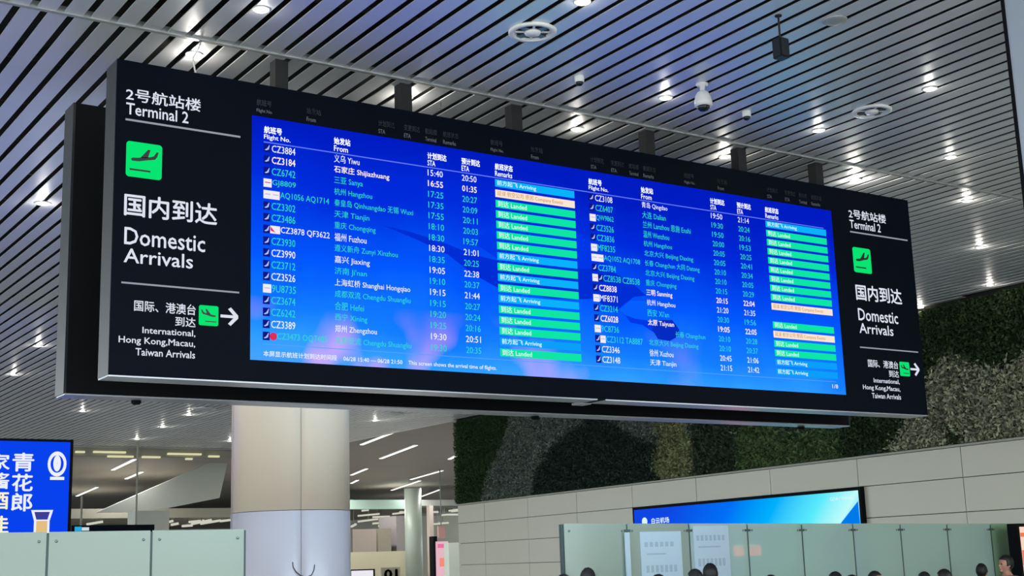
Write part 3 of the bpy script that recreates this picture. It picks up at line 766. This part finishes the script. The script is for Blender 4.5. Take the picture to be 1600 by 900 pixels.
al('青', 20, 53, 707, 737); al('花', 19, 51, 740, 768); al('郎', 18, 50, 770, 799)
al('家', -18, 15, 708, 735); al('酱', -18, 14, 738, 764); al('酒', -18, 13, 768, 796, EAC); al('佳', -18, 13, 806, 834, EAC)
mb = MB()
def ad_ring(cx, cy, rx, rz_, th, m):
    c = at(cx, cy, LY); mb_ = MB(); n = 24; k = len(mb_.v)
    for i in range(n):
        t_ = 2*math.pi*i/n
        for s_ in (1, 1-th): mb_.v.append((c[0]+rx*s_*math.cos(t_), LY-.010, c[2]+rz_*s_*math.sin(t_)))
    for i in range(n): a = 2*i; b = 2*((i+1) % n); mb_.f.append((a, b, b+1, a+1))
    put('emblem', mb_, m, panel)
ad_ring(89, 725, .148, .20, .30, EA); ad_ring(89, 724, .06, .13, .95, EA)
a = at(78, 745, LY); b = at(100, 750, LY); put('emblem', MB().box(a[0], b[0], LY-.012, LY-.008, b[2], a[2]), EA, panel)
a = at(50, 797, LY); b = at(80, 835, LY); zc_ = a[2]; cx_ = (a[0]+b[0])/2
put('picture_shape', MB().polyY([(cx_-.17, zc_), (cx_+.17, zc_), (cx_+.12, zc_-.17), (cx_+.12, zc_-.6), (cx_-.12, zc_-.6), (cx_-.12, zc_-.17)], LY-.008, .002), EA, panel)
put('picture_shape', MB().box(cx_-.085, cx_+.085, LY-.013, LY-.010, zc_-.6, zc_-.17), emit('advert_gold', (226, 190, 128), 1), panel)
put('picture_shape', MB().polyY([(cx_-.12, zc_-.03), (cx_+.12, zc_-.03), (cx_+.085, zc_-.15), (cx_-.085, zc_-.15)], LY-.010, .003), emit('advert_cap', (60, 62, 150), 1), panel)

# orange and white lightbox at the right edge
RY = 13.0
a = at(1588, 818, RY)
lb = root('poster_lightbox', (a[0]+.5, RY, 0), 'black framed lightbox with an orange and white picture at the right edge', 'advertising sign')
put('frame', MB().box(a[0], a[0]+1.2, RY, RY+.18, 0, a[2]), M['blackgap'], lb, bevel=.008)
put('lit_face', MB().box(a[0]+.06, a[0]+1.14, RY-.004, RY, .3, a[2]-.05), emit('lightbox_white', (250, 214, 196), 1), lb)
put('picture_shape', MB().box(a[0]+.06, a[0]+1.14, RY-.006, RY-.004, a[2]-.20, a[2]-.14), emit('lightbox_orange', (240, 120, 70), 1), lb)
put('picture_shape', MB().box(a[0]+.06, a[0]+1.14, RY-.006, RY-.004, a[2]-.62, a[2]-.40), emit('lightbox_coral', (236, 130, 104), 1), lb)

# ================================================================== THE HALL BEYOND
fc = put('ceiling_far', MB().box(22.45, 45, 37.55, 47.6, ZC+.10, ZC+.76), M['farceil']); tag(fc, kind='structure')
fc = put('ceiling_far', MB().box(2, 75, 47.6, 112, ZC+.1, ZC+.2), M['farceil']); tag(fc, kind='structure')
fw = put('wall_far', MB().box(-20, 75, 112, 112.5, 0, ZC+.2), M['far']); tag(fw, kind='structure')
def strip(p, q, lab, z=ZC+.09, wd=.14):
    a = atz(*p, z); b = atz(*q, z)
    t = root('strip_light', ((a[0]+b[0])/2, (a[1]+b[1])/2, z), lab, 'ceiling light', 'linear lights in the hall beyond')
    put('tray', MB().bar((a[0], a[1], z-.02), (b[0], b[1], z-.02), wd*1.35, .04), M['white'], t)
    ld = bpy.data.lights.new('tube_glow', 'AREA'); ld.shape = 'RECTANGLE'; ld.size = .3; ld.size_y = 4; ld.energy = 330; ld.color = (1, .98, .94)
    lo = bpy.data.objects.new('tube_glow', ld); COL.objects.link(lo); lo.parent = t; lo.location = (0, 0, -.12)
    put('tube', MB().bar((a[0], a[1], z-.05), (b[0], b[1], z-.05), wd, .02), E_STRIP, t)
ST_ = [((565,693),(621,671),'highest one right of the column'),((595,715),(650,694),'second from the top right of the column'),((612,765),(656,750),'third row, left piece'),((642,748),(691,734),'third row, right piece'),
 ((642,781),(687,764),'lowest right of the column'),((549,741),(573,731),'cut by the right edge of the column, upper'),((549,754),(559,749),'short one by the right edge of the column'),((702,716),(712,711),'cut by the planted wall'),
 ((176,733),(211,716),'topmost at the left beside the blue sign'),((197,747),(222,736),'middle at the left'),((120,774),(152,760),'lowest at the left next to the blue sign')]
for p, q, s in ST_: strip(p, q, 'white linear ceiling light, %s' % s)
# sloping white bulkhead and lower ceiling left of the column
BYd = 55.0
wedge = [at(x, y, BYd) for x, y in ((150,801),(336,719),(356,720),(343,778),(262,794),(205,800))]
o = put('bulkhead', MB().polyY([(p[0], p[2]) for p in wedge], BYd+.15, .15), M['bulk'], None, loc=(wedge[3][0], BYd, wedge[3][2])); tag(o, 'pale triangular ceiling bulkhead in the hall left of the column', 'bulkhead')
a = at(120, 801, 54); b = at(362, 788, 54)
o = put('low_ceiling', MB().box(a[0]-3, b[0]+2, 57.1, 80, a[2]-.1, a[2]+.3), M['far'], None, loc=(a[0], 57.1, a[2])); tag(o, 'dim lowered ceiling in the hall left of the column', 'ceiling panel')
flat('square_pillar', 213, 262, 798, 935, 50, M['bulk'], 'pale square pillar behind the left glass partition', 'column', 1.0)
for px, y0, y1, s in ((128, 775, 905, 'left'), (215, 712, 905, 'right')):
    a = at(px, y0, 46); b = at(px, y1, 46)
    o = put('thin_pole', MB().tube([(a[0], 46, 0), (a[0], 46, a[2] if s == 'left' else ZC)], .035), M['far'], None, loc=(a[0], 46, 0)); tag(o, 'thin pale pole in the hall, %s of the two left of the column' % s, 'pole')
o = flat('hanging_display', 112, 241, 821, 842, 24, M['blackgap'], 'black flat display case just above the left glass partition', 'screen', .2)
a = at(117, 823, 23.99); b = at(127, 830, 23.99)
put('lit_mark', MB().box(a[0], b[0], 23.985, 24, b[2], a[2]), emit('mark_cyan', (40, 170, 220)), o)
a = at(128, 824, 23.99); b = at(139, 829, 23.99)
put('lit_mark', MB().box(a[0], b[0], 23.985, 24, b[2], a[2]), emit('mark_white', (200, 220, 224)), o)
sup = put('stand', MB().box(o.location.x-.06, o.location.x+.06, 24.05, 24.15, 0, at(200, 840, 24)[2]), M['blackgap'], o)

# yellowish reflections at the slatted ceiling edge, added as glowing strips
for i, (x0, x1, y, m_) in enumerate(((146,196,706,E_YEL),(168,208,713,E_YEL),(222,250,714,E_YEL),(262,314,709,E_YEL),(326,342,713,E_YEL),(118,132,706,E_YEL),(290,300,717,E_YEL))):
    a = at(x0, y, 47.7); b = at(x1, y, 47.7)
    o = put('reflection_strip', MB().box(a[0], b[0], 47.62, 47.76, a[2]-.035, a[2]+.03), m_, None, loc=(a[0], 47.62, a[2])); tag(o, 'yellowish reflection added as a glowing strip left of the column, %s' % ['first long one','bright lower one','short middle one','long one near the bulkhead','short one by the column','tiny one by the blue sign','tiny one below the long strip'][i], 'ceiling light', 'reflections at the ceiling edge')
cb = MB().box(9, 21.5, 47.78, 48.1, ZC-.32, ZC+.5)
o = put('edge_beam', cb, M['far'], None, loc=(15, 47.8, ZC-.32)); tag(o, 'grey beam behind the reflection strips at the ceiling edge', 'beam')

# small lamps low in the distance
def dist_lamp(x0, x1, y0, y1, Y, lab):
    a = at(x0, y0, Y); b = at(x1, y1, Y); t = max(.05, abs(y1-y0)*.0)
    Y = (58.2 if y0 > 803 else 57.6) if x0 < 400 else (69.2 if y0 < 806 else 70.5)
    a = at(x0, y0, Y); b = at(x1, y1, Y); zt = (at(120, 801, 54)[2]-.1) if x0 < 400 else (at(540, 795, 68.6)[2]+.05)
    if max(a[2], b[2]) > zt-.1: d_ = max(a[2], b[2])-zt+.1; a = (a[0], Y, a[2]-d_); b = (b[0], Y, b[2]-d_)
    o = put('far_lamp', MB().bar((a[0], Y, a[2]), (b[0], Y, b[2]), .2, .10), E_DIM, None, loc=((a[0]+b[0])/2, Y, a[2])); tag(o, lab, 'ceiling light', 'lamps deep in the hall'); put('rod', MB().box((a[0]+b[0])/2-.02, (a[0]+b[0])/2+.02, Y-.02, Y+.02, (a[2]+b[2])/2, zt), M['steel'], o)
k = 0
for (x0,x1,y0,y1,Y) in ((136,160,818,814,70),(300,330,796,790,75),(296,318,804,802,75),(314,344,817,812,72),(262,270,805,803,78),(345,362,803,801,75),(268,278,820,818,78),(285,300,822,821,80),
      (560,592,806,803,78),(560,590,815,811,78),(566,575,793,792,72),(583,608,808,807,80),(614,640,803,800,78),(625,640,800,801,76),(583,596,818,817,82),(636,640,806,806,80),(630,640,826,826,80),
      (674,684,800,800,78),(676,690,819,818,80),(684,700,818,817,82),(702,716,792,790,72),(706,716,799,798,74),(690,698,805,804,78),(700,716,804,804,78),(549,556,823,819,80),(592,600,822,820,82)):
    k += 1
    dist_lamp(x0, x1, y0, y1, Y, 'small pale hanging lamp deep in the hall %s the clad column%s' % ('left of' if x0 < 400 else 'right of', ', %s' % ('upper ones' if y0 < 807 else 'lower ones')))
flat('greenish_beam', 545, 655, 781, 795, 68, mat('beam_green', (150, 176, 162), .5), 'pale green beam across the hall right of the column', 'beam', .5)
flat('lit_beam', 654, 722, 781, 790, 68, M['bulk'], 'pale grey beam piece running up to the planted wall', 'beam', .5)
a = at(540, 795, 68.6); o = put('low_ceiling', MB().box(a[0]-1, at(720,795,68.6)[0]+2, 68.6, 100, a[2]+.05, a[2]+.3), M['far'], None, loc=(a[0], 68.6, a[2])); tag(o, 'dim lowered ceiling in the hall right of the column', 'ceiling panel')
def standing(name, x0, x1, y0, Y, m, lab, cat, th=1.0):
    a = at(x0, y0, Y); b = at(x1, y0, Y)
    o = put(name, MB().box(a[0], b[0], Y, Y+th, 0, a[2]), m, None, loc=((a[0]+b[0])/2, Y, 0)); return tag(o, lab, cat)
standing('cream_counter', 546, 642, 863, 60, M['cream'], 'cream coloured service counter wall low right of the column', 'counter', 2.0)
standing('rear_booth', 551, 588, 827, 64, M['pinkish'], 'dim pinkish booth behind the cream counter', 'booth', 2)
standing('rear_booth', 590, 611, 826, 64.5, mat('booth_mid', (124, 120, 106), .7, 0, .15), 'dim grey booth behind the cream counter, middle', 'booth', 2)
standing('rear_booth', 619, 634, 806, 65, mat('booth_grey', (128, 124, 122), .7, 0, .1), 'grey lilac booth beside the dark openings', 'booth', 2)
standing('dark_opening', 611, 642, 828, 67.2, M['blackgap'], 'dark doorway behind the cream counter', 'doorway', .4)
# round green column
a = at(644, 795, 58); b = at(672, 795, 58); r_ = (b[0]-a[0])*.42
o = put('far_round_column', MB().lathe(((a[0]+b[0])/2, 58.8, 0), [(r_, 0), (r_, at(660, 781, 58)[2]+.6)], 32), M['greencol'], None, True, loc=((a[0]+b[0])/2, 58.8, 0)); tag(o, 'round green grey column between the counter and the pink banner', 'column')
standing('pale_door_frame', 671, 677, 790, 60, mat('frame_pale', (190, 176, 168), .5), 'pale upright door frame right of the round green column', 'frame', .3)
# pink banner and its dark surround
o = standing('pink_banner', 683, 700, 846, 56, emit('banner_pink', (240, 190, 204), .9), 'pink lit banner standing right of the round green column', 'advertising sign', .15)
a = at(687, 872, 55.98); b = at(698, 885, 55.98)
put('lit_mark', MB().box(a[0], b[0], 55.97, 56, b[2], a[2]), emit('banner_orange', (244, 140, 120)), o)
a = at(684, 850, 55.98); b = at(696, 856, 55.98)
put('lit_mark', MB().box(a[0], b[0], 55.97, 56, b[2], a[2]), emit('banner_magenta', (240, 110, 160)), o)
flat('upper_banner', 685, 696, 822, 841, 57, mat('banner_top', (196, 150, 146), .6), 'faded pink banner hanging above the lit one', 'banner', .1)
a = at(690, 822, 57); o = [q for q in COL.objects if q.name == 'upper_banner'][0]
put('rod', MB().box(a[0]-.02, a[0]+.02, 57.03, 57.07, a[2]-.05, ZC+.1), M['steel'], o)
standing('dark_stand', 677, 683, 838, 57, M['blackgap'], 'dark upright stand left of the pink banner', 'stand', .4)
standing('white_panel', 701, 722, 848, 50, mat('panel_white', (190, 200, 190), .5), 'white green panel between the pink banner and the clad wall', 'panel', .4)
# white screen and gate number
o = standing('counter_screen', 549, 586, 890, 42, M['blackgap'], 'white lit counter screen at the foot of the column', 'screen', .12)
a = at(549, 892, 41.99); b = at(583, 892, 41.99)
put('lit_face', MB().box(a[0], b[0], 41.985, 42, .8, a[2]), emit('counter_white', (236, 232, 240)), o)
a = at(600, 888, 41); b = at(622, 905, 41)
nb = root('gate_number', ((a[0]+b[0])/2, 41, 0), 'dark numerals 01 on a low stand before the cream counter', 'sign')
put('board', MB().box(a[0]-.1, b[0]+.1, 41.02, 41.08, 0, a[2]+.02), M['cream'], nb)
letter('01', a[0], b[0], b[2], a[2]-.03, 41.01, M['blackgap'], nb, .04)

# added glowing panel behind the right glass, standing for a reflection in it
sg = root('red_reflection', (at(1170, 860, 15)[0], 15, 0), 'red and white glowing panel added behind the glass partition as its reflection', 'sign')
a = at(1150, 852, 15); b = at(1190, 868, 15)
put('reflection_face', MB().box(a[0], b[0], 15, 15.06, b[2], a[2]), emit('reflection_red', (255, 90, 96), 9.0), sg)
put('reflection_post', MB().box((a[0]+b[0])/2-.02, (a[0]+b[0])/2+.02, 15.01, 15.05, 0, b[2]), M['steel'], sg)
put('reflection_top', MB().box(a[0], a[0]+(b[0]-a[0])*.8, 14.99, 15.0, a[2]-.03, a[2]+.01), emit('reflection_white', (255, 235, 235), 3), sg)

# ================================================================== PEOPLE
def sphere(mb, c, r, nu=20, nv=14, f=None):
    k = len(mb.v); c = Vector(c)
    for j in range(nv+1):
        ph = math.pi*j/nv
        for i in range(nu):
            t = 2*math.pi*i/nu; d = Vector((math.sin(ph)*math.cos(t), math.sin(ph)*math.sin(t), math.cos(ph)))
            p = Vector((d.x*r[0], d.y*r[1], d.z*r[2]))
            if f: p = f(p, d)
            mb.v.append(tuple(c+p))
    for j in range(nv):
        for i in range(nu):
            a = k+j*nu+i; b = k+j*nu+(i+1) % nu; mb.f.append((a, a+nu, b+nu, b))
def skin_mesh(name, verts, edges, radii, m, sub=1):
    me = bpy.data.meshes.new(name); me.from_pydata(verts, edges, []); ob = bpy.data.objects.new(name, me); COL.objects.link(ob)
    ob.modifiers.new('s', 'SKIN'); sk = ob.data.skin_vertices[0] if ob.data.skin_vertices else None
    for i, r in enumerate(radii):
        sv = ob.data.skin_vertices[0].data[i]; sv.radius = (r, r) if not isinstance(r, tuple) else r; sv.use_root = (i == 0)
    s = ob.modifiers.new('u', 'SUBSURF'); s.levels = sub; s.render_levels = sub
    dg = bpy.context.evaluated_depsgraph_get(); dg.update()
    out = bpy.data.meshes.new_from_object(ob.evaluated_get(dg), depsgraph=dg)
    bpy.data.objects.remove(ob); return out
def skeleton(arm_out=.0, woman=False):
    S_ = .87 if woman else 1.0
    v = [(0,0,.95)]; e = []; r = [(.15*S_+.01,.11)]
    def add(p, rad, par): v.append(p); r.append(rad); e.append((par, len(v)-1)); return len(v)-1
    ab = add((0,0,1.12), (.13*S_,.10), 0); ch = add((0,.0,1.30), (.155*S_,.11), ab); up = add((0,.01,1.42), (.12*S_,.085), ch)
    nk = add((0,.01,1.49), .055, up); hb = add((0,-.005,1.56), .05, nk)
    for s in (1, -1):
        sh = add((s*.17*S_,.01,1.42), .06, up); el = add((s*(.23*S_+arm_out),.02,1.13), .042, sh); wr = add((s*(.235*S_+arm_out),-.05,.88), .029, el)
        pm = add((s*(.235*S_+arm_out),-.07,.80), (.022,.038), wr)
        for k, (dy, ln) in enumerate(((-.036,.070),(-.013,.082),(.010,.078),(.032,.062))):
            a = add((s*(.232*S_+arm_out),-.07+dy*.9,.775), .010, pm); b_ = add((s*(.228*S_+arm_out),-.075+dy,.775-ln*.55), .009, a); add((s*(.212*S_+arm_out),-.078+dy,.775-ln), .008, b_)
        t1 = add((s*(.225*S_+arm_out),-.115,.83), .012, wr); add((s*(.215*S_+arm_out),-.135,.785), .010, t1)
        hp_ = add((s*.09,0,.90), .095, 0); kn = add((s*.10,-.01,.50), .058, hp_); an = add((s*.10,.02,.10), .040, kn); add((s*.105,-.11,.045), .035, an)
    return v, e, r
def make_body(name, woman):
    v, e, r = skeleton(woman=woman)
    me = skin_mesh(name, v, e, r, M['skin'])
    mb = MB(); mb.v = [tuple(x.co) for x in me.vertices]; mb.f = [tuple(p.vertices) for p in me.polygons]
    def hf(p, d):   # skull, brow, jaw; face towards -y
        q = p.copy()
        if d.z < -.1: q.x *= 1-.32*(-d.z); q.y = q.y*(1-.18*(-d.z))-.012*(-d.z)
        if d.y < -.3 and abs(d.x) < .5 and -.15 < d.z < .15: q.y += .006
        return q
    sphere(mb, (0,-.005,1.632), (.076,.098,.118), f=hf)
    sphere(mb, (0,-.104,1.612), (.012,.020,.024), 10, 8); sphere(mb, (0,-.100,1.575), (.024,.010,.008), 10, 8); sphere(mb, (0,-.086,1.540), (.024,.018,.016), 10, 8)
    for s in (1,-1): sphere(mb, (s*.077,.005,1.615), (.010,.020,.031), 10, 8)
    for s in (1,-1): sphere(mb, (s*.03,-.092,1.655), (.022,.010,.007), 8, 6)
    m2 = bpy.data.meshes.new(name); m2.from_pydata(mb.v, [], mb.f)
    ob = bpy.data.objects.new('tmp', m2); COL.objects.link(ob)
    rm = ob.modifiers.new('r', 'REMESH'); rm.mode = 'VOXEL'; rm.voxel_size = .0085
    sm = ob.modifiers.new('s', 'SMOOTH'); sm.iterations = 2; sm.factor = .5
    dg = bpy.context.evaluated_depsgraph_get(); dg.update()
    out = bpy.data.meshes.new_from_object(ob.evaluated_get(dg), depsgraph=dg); bpy.data.objects.remove(ob)
    out.materials.clear(); out.materials.append(M['skin']); out.polygons.foreach_set('use_smooth', [True]*len(out.polygons))
    return out
def clothes(kind, m, woman):
    v = [(0,0,.94)]; e = []; S_ = .87 if woman else 1.
    def add(p, rad, par): v.append(p); r.append(rad); e.append((par, len(v)-1)); return len(v)-1
    if kind == 'shirt':
        r = [(.175*S_+.01,.13)]
        ab = add((0,0,1.12), (.152*S_,.122), 0); ch = add((0,0,1.30), (.178*S_,.132), ab); up = add((0,.01,1.425), (.135*S_,.10), ch); add((0,.012,1.475), .068, up)
        for s in (1,-1):
            sh = add((s*.175*S_,.01,1.42), .078, up); add((s*(.225*S_),.02,1.19), .062, sh)
    else:
        r = [(.165*S_+.01,.125)]
        for s in (1,-1):
            hp_ = add((s*.09,0,.88), .108, 0); kn = add((s*.10,-.01,.50), .074, hp_); add((s*.10,.02,.09), .060, kn)
    me = skin_mesh(kind, v, e, r, m, 2); me.materials.clear(); me.materials.append(m); me.polygons.foreach_set('use_smooth', [True]*len(me.polygons)); return me
def hair_mesh(style):
    mb = MB()
    def hf(p, d):
        q = p.copy()
        n_ = .004*math.sin(d.x*17+d.z*9)+.004*math.sin(d.y*23+d.x*7)
        q *= 1+n_*5
        # lift the hairline off the face
        if d.y < -.30 and d.z < .34: q.y = max(q.y, -.040)
        if d.z < -.25: q.z = max(q.z, (-.045 if d.y < .1 else -.085) if style == 'short' else (-.30 if style == 'long' else -.07))
        return q
    if style == 'long': sphere(mb, (0,.012,1.652), (.092,.106,.125), 28, 20, lambda p, d: (lambda q: Vector((q.x*(1.0 if q.z > -.02 else 1.0), q.y+(.035 if q.z < -.04 else 0), q.z*(2.1 if q.z < 0 else 1))))(hf(p, d)) if d.y > -.35 or d.z > .4 else Vector((p.x, max(p.y, .0), max(p.z, .0))))
    else: sphere(mb, (0,.008,1.652), (.089,.112,.116), 28, 20, hf)
    return mb.mesh('hair', M['hair'], smooth=True)
def eye_mesh():
    mb = MB()
    for s in (1,-1): sphere(mb, (s*.030,-.089,1.637), (.013,.010,.007), 10, 8)
    return mb.mesh('eyes', M['glassdark'], smooth=True)
def shoe_mesh(s):
    mb = MB(); sphere(mb, (s*.105,-.05,.05), (.052,.14,.055), 16, 10, lambda p, d: Vector((p.x, p.y, max(p.z, -.048)))); return mb.mesh('shoe', M['blackgap'], smooth=True)
bodies = {False: make_body('body', False), True: make_body('body', True)}
hairs = {k: hair_mesh(k) for k in ('short', 'long')}
eyes = eye_mesh(); shoes = [shoe_mesh(1), shoe_mesh(-1)]
cm = [mat('shirt_%s' % n, c, .8, 0, .1, 20) for n, c in (('mauve', (120, 92, 100)), ('black', (24, 24, 28)), ('white', (190, 190, 190)), ('navy', (30, 40, 70)), ('grey', (100, 104, 110)))]
tm = mat('trousers_dark', (30, 32, 40), .8, 0, .1, 20)
cl_cache = {}
def person(px, py, Y, turn, woman, shirt, hair, lab):
    x, y, z = at(px, py, Y); s = z/1.766
    t = root('person', (x, Y, 0), lab, 'person', 'travellers in front of the glass partition'); t.rotation_euler = (0, 0, turn); t.scale = (s, s, s)
    def kid(n, me, par=t):
        o = bpy.data.objects.new(n, me); COL.objects.link(o); o.parent = par; return o
    b = kid('body', bodies[woman]); kid('hair', hairs[hair]); kid('eyes', eyes)
    for k_, m_ in (('shirt', cm[shirt]), ('trousers', tm)):
        key = (k_, m_.name, woman)
        if key not in cl_cache: cl_cache[key] = clothes(k_, m_, woman)
        kid(k_, cl_cache[key])
    for sh in shoes: kid('shoe', sh)
PI = math.pi
PEOPLE = [(1570,867,12.2,-1.9,False,0,'short','person with short black hair in a mauve shirt, tallest at the right edge'),
 (1533,880,12.9,1.9,False,0,'short','person with short dark hair left of the tallest one, facing right'),
 (1474,889,11.2,PI,False,1,'short','person whose broad black haired crown shows below the sixth glass joint'),
 (1443,893,12.8,PI,True,2,'short','person whose small crown shows just left of the broad black haired one'),
 (1367,892,12.7,.4,False,3,'short','person with black hair alone before the plain glass right of centre'),
 (1304,893,12.4,PI,False,4,'short','person with brownish crown below the fourth glass joint'),
 (1330,898,11.8,PI,True,2,'short','person barely showing between two crowns right of centre'),
 (1205,898,12.7,.3,True,3,'short','person barely showing below the red reflection panel'),
 (1109,880,12.0,2.5,False,1,'short','person with a black cap of hair in front of the right poster'),
 (1085,889,12.5,PI,False,1,'short','person with black hair just left of the capped one by the right poster'),
 (1028,897,12.6,PI,True,4,'short','person barely showing in front of the left poster'),
 (918,887,12.4,2.6,False,1,'short','person with black hair in front of the first glass panel'),
 (880,897,13.1,PI,True,1,'short','person barely showing at the left end of the right partition')]
for a_ in PEOPLE: person(*a_)
